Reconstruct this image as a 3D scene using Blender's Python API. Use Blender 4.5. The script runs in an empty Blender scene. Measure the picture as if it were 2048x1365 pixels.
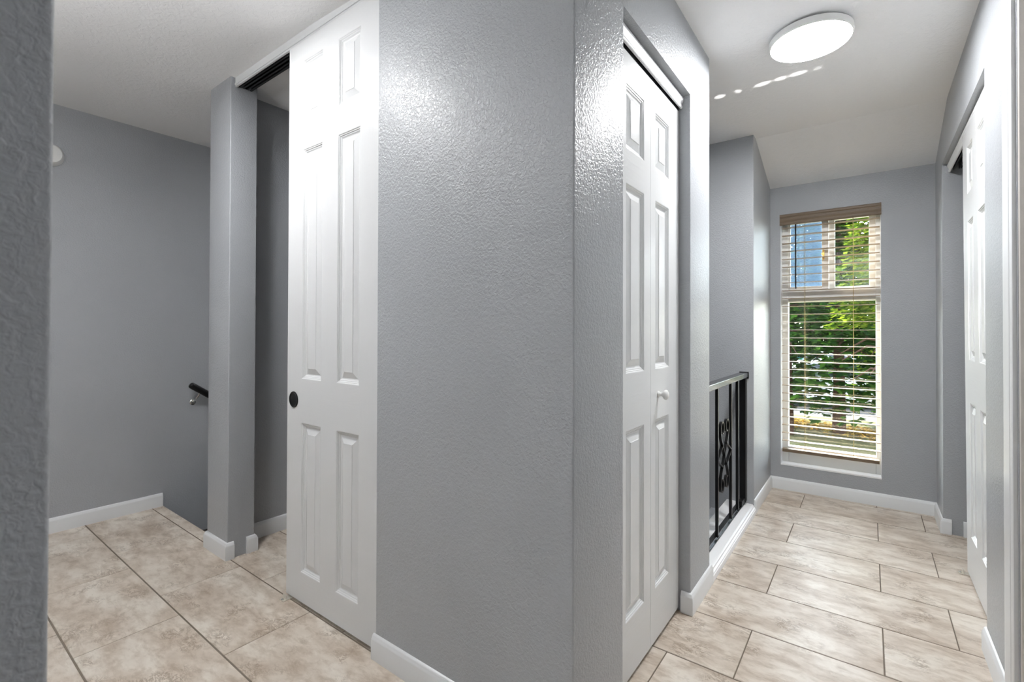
import bpy, bmesh, math, random
from mathutils import Vector, Matrix, Euler
random.seed(7)
C = bpy.context.scene.collection
SC = bpy.context.scene
PI = math.pi

# ------------------------------------------------------------------ camera
H = 1.15
yaw, pitch, roll = 6.43012951e-01, 8.04347402e-03, 2.92738453e-03
fw = Vector((-math.sin(yaw)*math.cos(pitch), math.cos(yaw)*math.cos(pitch), math.sin(pitch)))
rt = fw.cross(Vector((0, 0, 1))).normalized()
up = rt.cross(fw)
r2 = rt*math.cos(roll) + up*math.sin(roll)
u2 = -rt*math.sin(roll) + up*math.cos(roll)
cam = bpy.data.cameras.new('camera')
cam.sensor_width = 36.0
cam.lens = 951.6/2048*36.0
cam.shift_y = -(682.5-654.4)/2048
cam.clip_start = 0.02
cam.clip_end = 300
cam.dof.use_dof = True
cam.dof.focus_distance = 2.2
cam.dof.aperture_fstop = 7.0
camo = bpy.data.objects.new('camera', cam)
M = Matrix((r2, u2, -fw)).transposed().to_4x4()
M.translation = Vector((0, 0, H))
camo.matrix_world = M
C.objects.link(camo)
SC.camera = camo

# ------------------------------------------------------------------ view, world, sun
SC.view_settings.view_transform = 'Standard'
SC.view_settings.look = 'None'
SC.view_settings.gamma = 1
SC.view_settings.use_curve_mapping = False
SC.view_settings.exposure = 0.33

w = bpy.data.worlds.new('World')
SC.world = w
w.use_nodes = True
nt = w.node_tree
nt.nodes.clear()
sky = nt.nodes.new('ShaderNodeTexSky')
sky.sky_type = 'NISHITA'
sky.sun_disc = False
sky.sun_elevation = math.radians(48)
sky.sun_rotation = math.radians(-25)
bg = nt.nodes.new('ShaderNodeBackground')
bg.inputs['Strength'].default_value = 2.6
wo = nt.nodes.new('ShaderNodeOutputWorld')
hs = nt.nodes.new('ShaderNodeHueSaturation')
hs.inputs['Saturation'].default_value = 0.45
nt.links.new(sky.outputs[0], hs.inputs['Color'])
nt.links.new(hs.outputs[0], bg.inputs[0])
nt.links.new(bg.outputs[0], wo.inputs[0])

sd = bpy.data.lights.new('sun', 'SUN')
sd.energy = 24.0
sd.angle = math.radians(0.6)
sd.color = (1.0, 0.95, 0.86)
so = bpy.data.objects.new('sun', sd)
# the sun stands beyond the window wall, high and a little to the left
sdir = Vector((0.32, -0.62, -0.72)).normalized()
so.rotation_euler = sdir.to_track_quat('-Z', 'Y').to_euler()
so.location = (-3, 9, 9)
C.objects.link(so)

LAMP = 118.0        # radiance of the flush ceiling lamps

FILL_L = 165.0     # radiance of the two added fill uplights, out of view

# ------------------------------------------------------------------ materials
def mat(name, col, rough=0.5, spec=0.5, metal=0.0):
    m = bpy.data.materials.new(name)
    m.use_nodes = True
    b = m.node_tree.nodes['Principled BSDF']
    b.inputs['Base Color'].default_value = (*col, 1)
    b.inputs['Roughness'].default_value = rough
    b.inputs['Specular IOR Level'].default_value = spec
    b.inputs['Metallic'].default_value = metal
    return m, m.node_tree, b

def tc(t):
    g = t.nodes.new('ShaderNodeNewGeometry')
    return g.outputs['Position']

def noise(t, vec, scale, detail=3, rough=0.5, dist=0.0, stretch=None):
    if stretch:
        mp = t.nodes.new('ShaderNodeMapping')
        mp.inputs['Scale'].default_value = stretch
        t.links.new(vec, mp.inputs[0])
        vec = mp.outputs[0]
    n = t.nodes.new('ShaderNodeTexNoise')
    n.inputs['Scale'].default_value = scale
    n.inputs['Detail'].default_value = detail
    n.inputs['Roughness'].default_value = rough
    n.inputs['Distortion'].default_value = dist
    t.links.new(vec, n.inputs['Vector'])
    return n.outputs['Fac']

def bump(t, b, h, strength, dist, prev=None):
    bp = t.nodes.new('ShaderNodeBump')
    bp.inputs['Strength'].default_value = strength
    bp.inputs['Distance'].default_value = dist
    t.links.new(h, bp.inputs['Height'])
    if prev: t.links.new(prev, bp.inputs['Normal'])
    t.links.new(bp.outputs[0], b.inputs['Normal'])
    return bp.outputs[0]

def ramp(t, fac, stops):
    r = t.nodes.new('ShaderNodeValToRGB')
    e = r.color_ramp.elements
    while len(e) < len(stops): e.new(0.5)
    for k, (p, c) in enumerate(stops):
        e[k].position = p
        e[k].color = (*c, 1) if len(c) == 3 else c
    t.links.new(fac, r.inputs[0])
    return r.outputs[0]

def mix(t, fac, a, b, mode='MIX'):
    m = t.nodes.new('ShaderNodeMix')
    m.data_type = 'RGBA'
    m.blend_type = mode
    for s, v in ((0, fac), (6, a), (7, b)):
        if hasattr(v, 'links') or hasattr(v, 'is_output'): t.links.new(v, m.inputs[s])
        elif isinstance(v, tuple): m.inputs[s].default_value = (*v, 1)
        else: m.inputs[s].default_value = v
    return m.outputs[2]

def paint(name, col, rough, bs=0.5, sc=1.0):
    m, t, b = mat(name, col, rough, 0.5)
    p = tc(t)
    a = noise(t, p, 125*sc, 3, 0.55, 0.5)
    c = ramp(t, a, [(0.40, (0, 0, 0)), (0.62, (1, 1, 1))])
    n1 = bump(t, b, c, bs, 0.0015)
    f = noise(t, p, 420, 2, 0.6)
    bump(t, b, f, bs*0.4, 0.0004, n1)
    v = noise(t, p, 2.0, 3, 0.5)
    cc = ramp(t, v, [(0.3, tuple(x*0.96 for x in col)), (0.7, tuple(min(1, x*1.03) for x in col))])
    t.links.new(cc, b.inputs['Base Color'])
    return m
WALL = paint('grey_wall_paint', (0.396, 0.411, 0.431), 0.30, 0.48)

def ceiling_mat():
    m, t, b = mat('white_ceiling_paint', (0.92, 0.922, 0.925), 0.75, 0.25)
    p = tc(t)
    a = noise(t, p, 42, 4, 0.6, 0.8)
    c = ramp(t, a, [(0.42, (0, 0, 0)), (0.6, (1, 1, 1))])
    bump(t, b, c, 0.4, 0.0018)
    return m
CEIL = ceiling_mat()

def grain_mat(name, col, rough, axis):
    m, t, b = mat(name, col, rough, 0.5)
    tx = t.nodes.new('ShaderNodeTexCoord').outputs['Object']
    n = noise(t, tx, 6.0, 4, 0.6, 0.7, (9, 9, 1.0) if axis == 'z' else (1, 1, 9))
    bump(t, b, ramp(t, n, [(0.3, (0, 0, 0)), (0.7, (1, 1, 1))]), 0.22, 0.0008)
    return m
DOORW = grain_mat('white_door_paint', (0.74, 0.75, 0.755), 0.25, 'z')
DOORH = grain_mat('white_rail_paint', (0.74, 0.75, 0.755), 0.25, 'x')
TRIM, _, _ = mat('white_trim_paint', (0.80, 0.81, 0.815), 0.28)
SILLM, _, _ = mat('bright_sill_paint', (0.93, 0.93, 0.93), 0.35)
WHITE, _, _ = mat('white_plastic', (0.82, 0.82, 0.80), 0.35)
VINYL, _, _ = mat('white_vinyl', (0.84, 0.84, 0.82), 0.35)
BLACK, _, _ = mat('black_metal', (0.005, 0.005, 0.0055), 0.32, 0.3)
DARKM, _, _ = mat('dark_track_metal', (0.055, 0.057, 0.06), 0.4, 0.5, 0.6)
RAILTOP, _, _ = mat('black_gloss_rail', (0.02, 0.021, 0.023), 0.16, 0.8)
NICKEL, _, _ = mat('brushed_nickel', (0.75, 0.74, 0.70), 0.25, 0.5, 1.0)
GROUT, _, _ = mat('brown_grout', (0.17, 0.14, 0.11), 0.85, 0.2)
PLAST, _, _ = mat('clear_guide_plastic', (0.62, 0.58, 0.50), 0.25)
CARPET, _, _ = mat('dark_brown_carpet', (0.035, 0.028, 0.024), 0.95, 0.1)
WOODF, _, _ = mat('brown_wood_landing', (0.23, 0.12, 0.07), 0.45)

def blind_mat():
    m, t, b = mat('tan_faux_wood', (0.36, 0.28, 0.2), 0.42)
    tx = t.nodes.new('ShaderNodeTexCoord').outputs['Object']
    n = noise(t, tx, 5.0, 4, 0.6, 0.6, (1, 14, 14))
    c = ramp(t, n, [(0.3, (0.13, 0.088, 0.05)), (0.7, (0.215, 0.155, 0.098))])
    t.links.new(c, b.inputs['Base Color'])
    return m
BLIND = blind_mat()
def slat_mat():
    m, t, b = mat('cream_slat_vinyl', (0.34, 0.26, 0.18), 0.4)
    return m
SLAT = slat_mat()
CORD, _, _ = mat('tan_cord', (0.42, 0.34, 0.16), 0.8)

def glass_mat(name, tint, refl):
    m = bpy.data.materials.new(name); m.use_nodes = True
    t = m.node_tree; t.nodes.clear()
    o = t.nodes.new('ShaderNodeOutputMaterial')
    tr = t.nodes.new('ShaderNodeBsdfTransparent'); tr.inputs[0].default_value = (*tint, 1)
    g = t.nodes.new('ShaderNodeBsdfGlossy'); g.inputs['Roughness'].default_value = 0.02
    mx = t.nodes.new('ShaderNodeMixShader'); mx.inputs[0].default_value = refl
    t.links.new(tr.outputs[0], mx.inputs[1]); t.links.new(g.outputs[0], mx.inputs[2])
    t.links.new(mx.outputs[0], o.inputs[0])
    return m
GLASS = glass_mat('window_glass', (0.93, 0.96, 0.95), 0.06)
def screen_mat():
    m = bpy.data.materials.new('insect_screen'); m.use_nodes = True
    t = m.node_tree; t.nodes.clear()
    o = t.nodes.new('ShaderNodeOutputMaterial')
    tr = t.nodes.new('ShaderNodeBsdfTransparent'); tr.inputs[0].default_value = (1, 1, 1, 1)
    g = t.nodes.new('ShaderNodeBsdfDiffuse'); g.inputs[0].default_value = (0.10, 0.16, 0.24, 1)
    tl = t.nodes.new('ShaderNodeBsdfTranslucent'); tl.inputs[0].default_value = (0.035, 0.055, 0.085, 1)
    ad = t.nodes.new('ShaderNodeAddShader')
    mx = t.nodes.new('ShaderNodeMixShader'); mx.inputs[0].default_value = 0.34
    t.links.new(g.outputs[0], ad.inputs[0]); t.links.new(tl.outputs[0], ad.inputs[1])
    t.links.new(tr.outputs[0], mx.inputs[1]); t.links.new(ad.outputs[0], mx.inputs[2])
    t.links.new(mx.outputs[0], o.inputs[0])
    return m
SCREEN = screen_mat()

def lamp_mat(nm, st):
    m = bpy.data.materials.new(nm); m.use_nodes = True
    t = m.node_tree; t.nodes.clear()
    o = t.nodes.new('ShaderNodeOutputMaterial')
    e = t.nodes.new('ShaderNodeEmission')
    e.inputs[0].default_value = (0.985, 0.99, 1.0, 1); e.inputs[1].default_value = st
    t.links.new(e.outputs[0], o.inputs[0])
    return m
GLOW = lamp_mat('lamp_diffuser', LAMP)
FILL = lamp_mat('fill_glow', FILL_L)
GLOW_SOFT = lamp_mat('lamp_diffuser_landing', LAMP*0.66)
GLOW_DIM = lamp_mat('lamp_diffuser_stairs', LAMP*0.32)

def tile_mat():
    m, t, b = mat('travertine_tile', (0.6, 0.54, 0.47), 0.3, 0.45)
    p = tc(t)
    at = t.nodes.new('ShaderNodeAttribute'); at.attribute_name = 'tile'
    off = t.nodes.new('ShaderNodeVectorMath'); off.operation = 'SCALE'; off.inputs['Scale'].default_value = 37.0
    t.links.new(at.outputs['Color'], off.inputs[0])
    ad = t.nodes.new('ShaderNodeVectorMath'); ad.operation = 'ADD'
    t.links.new(p, ad.inputs[0]); t.links.new(off.outputs[0], ad.inputs[1])
    v = ad.outputs[0]
    big = noise(t, v, 5.5, 5, 0.6, 0.15, (0.8, 1.5, 1))
    c = ramp(t, big, [(0.30, (0.46, 0.375, 0.295)), (0.48, (0.63, 0.55, 0.465)), (0.62, (0.75, 0.685, 0.60))])
    fine = noise(t, v, 17, 6, 0.68, 0.3, (0.75, 1.7, 1))
    c2 = ramp(t, fine, [(0.36, (0.78, 0.74, 0.70)), (0.54, (1, 1, 1))])
    c = mix(t, 1.0, c, c2, 'MULTIPLY')
    # brown veined blotches: thin iso-lines of one noise, kept inside islands of another
    isl = ramp(t, noise(t, v, 7.0, 2, 0.5, 0.4), [(0.52, (0, 0, 0)), (0.64, (1, 1, 1))])
    vein = ramp(t, noise(t, v, 19, 6, 0.78, 0.5, (0.8, 1.5, 1)), [(0.46, (0, 0, 0)), (0.50, (1, 1, 1)), (0.515, (1, 1, 1)), (0.56, (0, 0, 0))])
    f = mix(t, 1.0, isl, vein, 'MULTIPLY')
    mm = t.nodes.new('ShaderNodeMath'); mm.operation = 'MULTIPLY'; mm.inputs[1].default_value = 0.75
    t.links.new(f, mm.inputs[0])
    c = mix(t, mm.outputs[0], c, (0.27, 0.20, 0.14))
    t.links.new(c, b.inputs['Base Color'])
    bump(t, b, fine, 0.10, 0.001)
    rr = ramp(t, big, [(0.3, (0.34, 0.34, 0.34)), (0.7, (0.27, 0.27, 0.27))])
    t.links.new(rr, b.inputs['Roughness'])
    return m
TILE = tile_mat()

def leaf_mat(name, a, bcol, tr=0.5):
    m = bpy.data.materials.new(name); m.use_nodes = True
    t = m.node_tree; t.nodes.clear()
    o = t.nodes.new('ShaderNodeOutputMaterial')
    g = t.nodes.new('ShaderNodeNewGeometry')
    c = ramp(t, g.outputs['Random Per Island'], [(0.0, a), (0.75, tuple((x+y)/2 for x, y in zip(a, bcol))), (1.0, bcol)])
    d = t.nodes.new('ShaderNodeBsdfDiffuse'); l = t.nodes.new('ShaderNodeBsdfTranslucent')
    t.links.new(c, d.inputs[0]); t.links.new(c, l.inputs[0])
    mx = t.nodes.new('ShaderNodeMixShader'); mx.inputs[0].default_value = tr
    t.links.new(d.outputs[0], mx.inputs[1]); t.links.new(l.outputs[0], mx.inputs[2])
    t.links.new(mx.outputs[0], o.inputs[0])
    return m
LEAF_D = leaf_mat('conifer_needles', (0.010, 0.030, 0.007), (0.05, 0.11, 0.012))
LEAF_B = leaf_mat('bright_conifer_needles', (0.02, 0.06, 0.006), (0.22, 0.26, 0.02))
LEAF_Y = leaf_mat('fallen_yellow_leaves', (0.25, 0.13, 0.02), (0.42, 0.30, 0.08), 0.2)
BARK, bt, bb = mat('brown_bark', (0.05, 0.027, 0.018), 0.9, 0.1)
bump(bt, bb, noise(bt, tc(bt), 9, 4, 0.6, 0, (4, 4, 0.6)), 0.8, 0.03)
def lawn_mat():
    m, t, b = mat('lawn_grass', (0.2, 0.22, 0.08), 0.9, 0.1)
    c = ramp(t, noise(t, tc(t), 1.6, 5, 0.65), [(0.3, (0.04, 0.05, 0.014)), (0.5, (0.08, 0.075, 0.03)), (0.7, (0.12, 0.095, 0.05))])
    t.links.new(c, b.inputs['Base Color'])
    return m
LAWN = lawn_mat()
ASPH, _, _ = mat('asphalt', (0.09, 0.088, 0.085), 0.9, 0.1)
CARW, _, _ = mat('white_car_paint', (0.5, 0.5, 0.5), 0.2)
CART, _, _ = mat('teal_car_paint', (0.03, 0.17, 0.19), 0.2)
CARB, _, _ = mat('blue_car_paint', (0.02, 0.05, 0.14), 0.2)
CARG, _, _ = mat('car_window_glass', (0.02, 0.025, 0.03), 0.05)
TYRE, _, _ = mat('tyre_rubber', (0.02, 0.02, 0.02), 0.8)
HUB, _, _ = mat('wheel_alloy', (0.55, 0.55, 0.56), 0.3, 0.5, 0.8)

# ------------------------------------------------------------------ mesh helpers
class MB:
    def __init__(self):
        self.v = []; self.f = []; self.mi = []
    def add(self, vs, fs, mi=0):
        n = len(self.v)
        self.v += [tuple(x) for x in vs]
        self.f += [tuple(i+n for i in f) for f in fs]
        self.mi += [mi]*len(fs)
        return self
    def box(self, x0, x1, y0, y1, z0, z1, mi=0):
        return self.add([(x0, y0, z0), (x1, y0, z0), (x1, y1, z0), (x0, y1, z0), (x0, y0, z1), (x1, y0, z1), (x1, y1, z1), (x0, y1, z1)],
                        [(0, 3, 2, 1), (4, 5, 6, 7), (0, 1, 5, 4), (1, 2, 6, 5), (2, 3, 7, 6), (3, 0, 4, 7)], mi)
    def plan(self, pts, z0, z1, mi=0, caps=True):
        n = len(pts)
        vs = [(p[0], p[1], z0) for p in pts] + [(p[0], p[1], z1) for p in pts]
        fs = [(i, (i+1) % n, n+(i+1) % n, n+i) for i in range(n)]
        if caps: fs += [tuple(range(n))[::-1], tuple(range(n, 2*n))]
        return self.add(vs, fs, mi)
    def tube(self, pts, r, seg=10, mi=0, radii=None, closed=False):
        pts = [Vector(p) for p in pts]; n = len(pts); vs = []; fs = []
        pu = None
        for i, p in enumerate(pts):
            if closed: d = (pts[(i+1) % n]-pts[i-1])
            else: d = (pts[min(i+1, n-1)]-pts[max(i-1, 0)])
            d.normalize()
            if pu is None:
                a = Vector((0, 0, 1)) if abs(d.z) < 0.9 else Vector((1, 0, 0))
                pu = d.cross(a).normalized()
            pu = (pu - d*pu.dot(d)).normalized()
            pv = d.cross(pu)
            rr = radii[i] if radii else r
            for k in range(seg):
                an = 2*PI*k/seg
                vs.append(p + (pu*math.cos(an) + pv*math.sin(an))*rr)
        m = n if closed else n-1
        for i in range(m):
            for k in range(seg):
                a, b_ = i*seg+k, i*seg+(k+1) % seg
                j = (i+1) % n
                fs.append((a, b_, j*seg+(k+1) % seg, j*seg+k))
        if not closed:
            fs.append(tuple(range(seg))[::-1]); fs.append(tuple((n-1)*seg+k for k in range(seg)))
        return self.add(vs, fs, mi)
    def lathe(self, prof, origin, axis, seg=32, mi=0):
        # prof: list of (radius, distance along axis)
        ax = Vector(axis).normalized(); o = Vector(origin)
        a = Vector((0, 0, 1)) if abs(ax.z) < 0.9 else Vector((1, 0, 0))
        e1 = ax.cross(a).normalized(); e2 = ax.cross(e1)
        vs = []; fs = []
        for (r, h) in prof:
            for k in range(seg):
                an = 2*PI*k/seg
                vs.append(o + ax*h + (e1*math.cos(an)+e2*math.sin(an))*max(r, 1e-5))
        for i in range(len(prof)-1):
            for k in range(seg):
                fs.append((i*seg+k, i*seg+(k+1) % seg, (i+1)*seg+(k+1) % seg, (i+1)*seg+k))
        if prof[0][0] > 1e-4: fs.append(tuple(range(seg))[::-1])
        if prof[-1][0] > 1e-4: fs.append(tuple((len(prof)-1)*seg+k for k in range(seg)))
        return self.add(vs, fs, mi)
    def build(self, name, mats, parent=None, smooth=False, bevel=0, angle=40, loc=None, recalc=True):
        me = bpy.data.meshes.new(name)
        vs = self.v
        if loc is not None:
            vs = [(v[0]-loc[0], v[1]-loc[1], v[2]-loc[2]) for v in vs]
        me.from_pydata(vs, [], self.f)
        if not isinstance(mats, (list, tuple)): mats = [mats]
        for m in mats: me.materials.append(m)
        for p, k in zip(me.polygons, self.mi): p.material_index = k
        if recalc:
            b = bmesh.new(); b.from_mesh(me)
            bmesh.ops.recalc_face_normals(b, faces=b.faces)
            b.to_mesh(me); b.free()
        if smooth:
            for p in me.polygons: p.use_smooth = True
            try: me.set_sharp_from_angle(angle=math.radians(angle))
            except Exception: pass
        me.update()
        o = bpy.data.objects.new(name, me)
        C.objects.link(o)
        if bevel:
            bv = o.modifiers.new('bevel', 'BEVEL'); bv.width = bevel; bv.segments = 2
            bv.limit_method = 'ANGLE'; bv.angle_limit = math.radians(35)
        if loc is not None: o.location = loc
        if parent is not None: o.parent = parent
        return o

def tag(o, label, cat, group=None, kind=None):
    o['label'] = label; o['category'] = cat
    if group: o['group'] = group
    if kind: o['kind'] = kind
    return o

def empty(name, loc, label, cat, group=None, kind=None, rz=0):
    o = bpy.data.objects.new(name, None)
    o.empty_display_size = 0.1
    C.objects.link(o); o.location = loc; o.rotation_euler = (0, 0, rz)
    return tag(o, label, cat, group, kind)

def rnd(pts, idx, r=0.006, n=4):
    """round the plan corners whose indices are in idx"""
    out = []
    N = len(pts)
    for i, p in enumerate(pts):
        if i not in idx: out.append(p); continue
        P = Vector(p); A = Vector(pts[i-1]); B = Vector(pts[(i+1) % N])
        a = (A-P).normalized(); b_ = (B-P).normalized()
        s = P + a*r; e = P + b_*r
        for k in range(n+1):
            tt = k/n
            q = s*(1-tt)**2 + P*2*tt*(1-tt) + e*tt*tt
            out.append((q.x, q.y))
    return out

S = 'structure'
ZT = 2.46
# ------------------------------------------------------------------ walls
XB = -3.695      # left back wall
YM = 1.059       # middle wall / left closet front
XC = -0.5825     # corridor wall
XR = 0.339       # right wall
YW = 3.977       # window wall
YS = 3.334       # stairwell end wall
def wall(name, pieces, label):
    b = MB()
    for pc in pieces:
        if len(pc) == 3: b.plan(*pc)
        else: b.box(*pc)
    return tag(b.build(name, WALL, smooth=True, angle=50), label, 'wall', None, S)

wall('wall_back', [(XB-0.1, XB, -2.6, YS+0.1, -1.6, ZT)], 'grey painted wall behind the stair handrail at far left')
wall('wall_column', [
    (rnd([(-2.81, YM), (-2.568, YM), (-2.568, 1.19), (-2.71, 1.19), (-2.71, 1.95), (-2.81, 1.95)], [0, 1, 2], 0.005), 0.0, ZT)],
    'grey pillar-like wall end between the stairs and the open closet')
wall('wall_middle', [
    (rnd([(-1.389, YM), (-0.598, YM), (XC, 1.33), (-0.6975, 1.33), (-0.6975, 1.174), (-1.389, 1.174)], [0, 1, 2], 0.005), 0.0, ZT)],
    'wide grey textured wall between the two closet doors')
wall('wall_corridor', [
    (rnd([(XC, 1.992), (XC, 2.285), (-0.6975, 2.285), (-0.6975, 1.992)], [0, 1, 2], 0.005), 0.0, ZT),
    (-0.6975, XC, 1.324, 1.998, 2.122, ZT)],
    'grey wall around the folding closet door beside the iron railing')
wall('wall_closet', [(-2.81, -0.6975, 1.85, 1.95, -1.6, ZT), (-1.35, -1.25, 1.174, 1.85, 0, ZT), (-0.75, -0.6975, 1.95, 2.285, 0, ZT)],
     'dim grey inner walls behind the closets')
wall('wall_stairwell', [(rnd([(XB-0.1, YS), (XC, YS), (XC, YW+0.13), (XB-0.1, YW+0.13)], [1], 0.005), -1.6, ZT)],
     'grey wall behind the black railing next to the window')
# window wall with its opening
WX0, WX1, WZ0, WZ1 = -0.517, 0.068, 0.176, 2.003
wall('wall_window', [(XC, WX0, YW, YW+0.13, -1.4, ZT), (WX1, 1.3, YW, YW+0.13, -1.4, ZT),
                     (WX0, WX1, YW, YW+0.13, -1.4, WZ0), (WX0, WX1, YW, YW+0.13, WZ1, ZT)],
     'grey end wall of the corridor that holds the window')
wall('wall_right', [
    (rnd([(XR, YW), (XR, 3.668), (XR+0.115, 3.668), (XR+0.115, YW)], [1, 2], 0.005), 0, ZT),
    (rnd([(XR, 2.410), (XR, 1.936), (XR+0.115, 1.936), (XR+0.115, 2.410)], [0, 3], 0.004), 0, ZT),
    (XR, XR+0.115, 2.404, 3.674, 2.113, ZT),
    (XR, XR+0.115, 1.0, 1.94, 2.30, ZT),
    (XR, XR+0.115, -2.6, 1.0, 0, ZT)],
    'bright grey wall on the right with the sliding closet door')
wall('wall_closet_right', [(1.05, 1.15, 1.0, 3.98, 0, ZT), (XR+0.115, 1.05, 2.2, 2.3, 0, ZT), (XR+0.115, 1.05, 3.79, 3.98, 0, ZT)],
     'dim grey inner walls of the right closet')
wall('wall_near', [(rnd([(-0.665, -2.6), (-0.552, -2.6), (-0.552, 0.0885), (-0.665, 0.0885)], [2, 3], 0.004), 0, ZT)],
     'dark grey wall end close to the camera at the left edge')
wall('wall_rear', [(XB-0.1, 1.15, -2.7, -2.6, 0, ZT)], 'grey wall behind the camera')
wall('wall_stairwell_low', [(-0.84, -0.742, 1.95, YS, -1.6, -0.02), (-3.8, -2.81, 1.06, 1.128, -1.6, -0.02), (-2.81, -2.75, 1.128, 1.95, -1.6, -0.02)],
     'grey wall under the railing curb, down in the stairwell')

# ceiling: flat, then sloping down to the window wall
cb = MB()
xs = [-3.9, -1.9, -1.2, 1.3]; zx = [2.431, 2.431, 2.402, 2.402]
ys = [-2.8, 3.36, 3.385, 3.41, 3.435, 4.25]
def cz(i, y):
    z = zx[i]
    sl = (2.402-2.212)/(YW-3.41)
    if y > 3.41: z = zx[i]-(y-3.41)*sl - 0.0015
    elif y > 3.38: z -= 0.0015
    return z
vs = []
for y in ys:
    for i, x in enumerate(xs): vs.append((x, y, cz(i, y)))
n0 = len(vs)
vs += [(a, b_, c+0.08) for a, b_, c in vs]
fs = []
for j in range(len(ys)-1):
    for i in range(3):
        a = j*4+i
        fs.append((a, a+1, a+5, a+4)); fs.append((a+n0, a+n0+4, a+n0+5, a+n0+1))
rim = [0, 1, 2, 3, 7, 11, 15, 19, 23, 22, 21, 20, 16, 12, 8, 4]
for k in range(len(rim)):
    a, b_ = rim[k], rim[(k+1) % len(rim)]
    fs.append((a, b_, b_+n0, a+n0))
cb.add(vs, fs)
tag(cb.build('ceiling', CEIL, smooth=True, angle=8), 'white textured ceiling that slopes down before the window', 'ceiling', None, S)

# ------------------------------------------------------------------ tiled floor
def floor_build():
    Yl = [0.3637, 0.6458, 0.9310, 1.2095, 1.4861, 1.7636, 2.0434, 2.3225, 2.5966, 2.8741, 3.1486, 3.4190, 3.694]
    while Yl[0] > -2.4: Yl.insert(0, Yl[0]-0.2785)
    Yl = [y*H for y in Yl]
    kA = 6 + (len(Yl)-13)           # index of the row that starts at 1.7636 is phase A one below
    per = 0.5410*H
    A0, B0 = -0.3142*H, 0.0354*H
    rects = [(-3.70, 1.05, -2.6, 1.13), (-2.80, 1.05, 1.13, 1.90), (-0.741, 1.05, 1.90, 3.98)]
    vs = []; fs = []; cols = []; mi = []
    gx, gy = 0.0015, 0.0026
    for k in range(len(Yl)-1):
        # row containing 1.4861..1.7636 is phase A
        idx = k - (len(Yl)-13)
        ph = A0 if (idx % 2 == 0) else B0
        y0, y1 = Yl[k]+gy, Yl[k+1]-gy
        n = -8
        while ph + n*per < 1.2:
            x0, x1 = ph+n*per+gx, ph+(n+1)*per-gx
            n += 1
            col = (random.random(), random.random(), random.random(), 1)
            for (a, b_, c, d) in rects:
                cx0, cx1, cy0, cy1 = max(x0, a), min(x1, b_), max(y0, c), min(y1, d)
                if cx1-cx0 < 0.003 or cy1-cy0 < 0.003: continue
                ix0 = 0.0013 if cx0 == x0 else 0; ix1 = 0.0013 if cx1 == x1 else 0
                iy0 = 0.0013 if cy0 == y0 else 0; iy1 = 0.0013 if cy1 == y1 else 0
                b0 = len(vs)
                vs += [(cx0+ix0, cy0+iy0, 0), (cx1-ix1, cy0+iy0, 0), (cx1-ix1, cy1-iy1, 0), (cx0+ix0, cy1-iy1, 0),
                       (cx0, cy0, -0.0022), (cx1, cy0, -0.0022), (cx1, cy1, -0.0022), (cx0, cy1, -0.0022)]
                ff = [(0, 1, 2, 3), (0, 4, 5, 1), (1, 5, 6, 2), (2, 6, 7, 3), (3, 7, 4, 0)]
                for f in ff:
                    fs.append(tuple(q+b0 for q in f)); cols.append(col); mi.append(0)
    for (a, b_, c, d) in rects:
        b0 = len(vs)
        z0, z1 = -0.10, -0.0016
        vs += [(a, c, z0), (b_, c, z0), (b_, d, z0), (a, d, z0), (a, c, z1), (b_, c, z1), (b_, d, z1), (a, d, z1)]
        for f in [(0, 3, 2, 1), (4, 5, 6, 7), (0, 1, 5, 4), (1, 2, 6, 5), (2, 3, 7, 6), (3, 0, 4, 7)]:
            fs.append(tuple(q+b0 for q in f)); cols.append((0, 0, 0, 1)); mi.append(1)
    me = bpy.data.meshes.new('floor'); me.from_pydata(vs, [], fs)
    me.materials.append(TILE); me.materials.append(GROUT)
    ca = me.color_attributes.new('tile', 'FLOAT_COLOR', 'CORNER')
    for p, c, k in zip(me.polygons, cols, mi):
        p.material_index = k
        for li in p.loop_indices: ca.data[li].color = c
    o = bpy.data.objects.new('floor', me); C.objects.link(o)
    tag(o, 'beige stone-look tile floor with brown grout', 'floor', None, S)
floor_build()

# ------------------------------------------------------------------ baseboards
BBP = [(0, 0), (0.013, 0), (0.013, 0.062), (0.0115, 0.067), (0.0115, 0.070), (0.0085, 0.073), (0.0075, 0.079), (0.004, 0.083), (0.0, 0.085)]
def sweep(path, side, prof=BBP, z=0.0):
    """sweep a profile (offset, height) along a plan path; side=+1: offset to the left of travel"""
    b = MB(); P = [Vector(p) for p in path]; n = len(P); m = len(prof); vs = []
    for i in range(n):
        d0 = (P[i]-P[i-1]).normalized() if i > 0 else None
        d1 = (P[i+1]-P[i]).normalized() if i < n-1 else None
        if d0 is None: d0 = d1
        if d1 is None: d1 = d0
        n0 = Vector((-d0.y, d0.x))*side; n1 = Vector((-d1.y, d1.x))*side
        nn = (n0+n1); nn = nn/ (nn.length_squared/2) if nn.length > 1e-6 else n0
        for (o, h) in prof:
            q = P[i] + nn*o
            vs.append((q.x, q.y, z+h))
    fs = []
    for i in range(n-1):
        for k in range(m-1):
            fs.append((i*m+k, (i+1)*m+k, (i+1)*m+k+1, i*m+k+1))
        fs.append((i*m+m-1, (i+1)*m+m-1, (i+1)*m, i*m))
    fs.append(tuple(range(m))); fs.append(tuple((n-1)*m+k for k in range(m))[::-1])
    return b.add(vs, fs)
def baseboard(name, path, side, label):
    o = sweep(path, side).build(name, TRIM, smooth=True, angle=50)
    return tag(o, label, 'baseboard', None, S)
e = 0.0003
baseboard('baseboard_back', [(XB+e, -2.5), (XB+e, 1.128)], -1, 'white baseboard along the far left wall, ending at the stairs')
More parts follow.
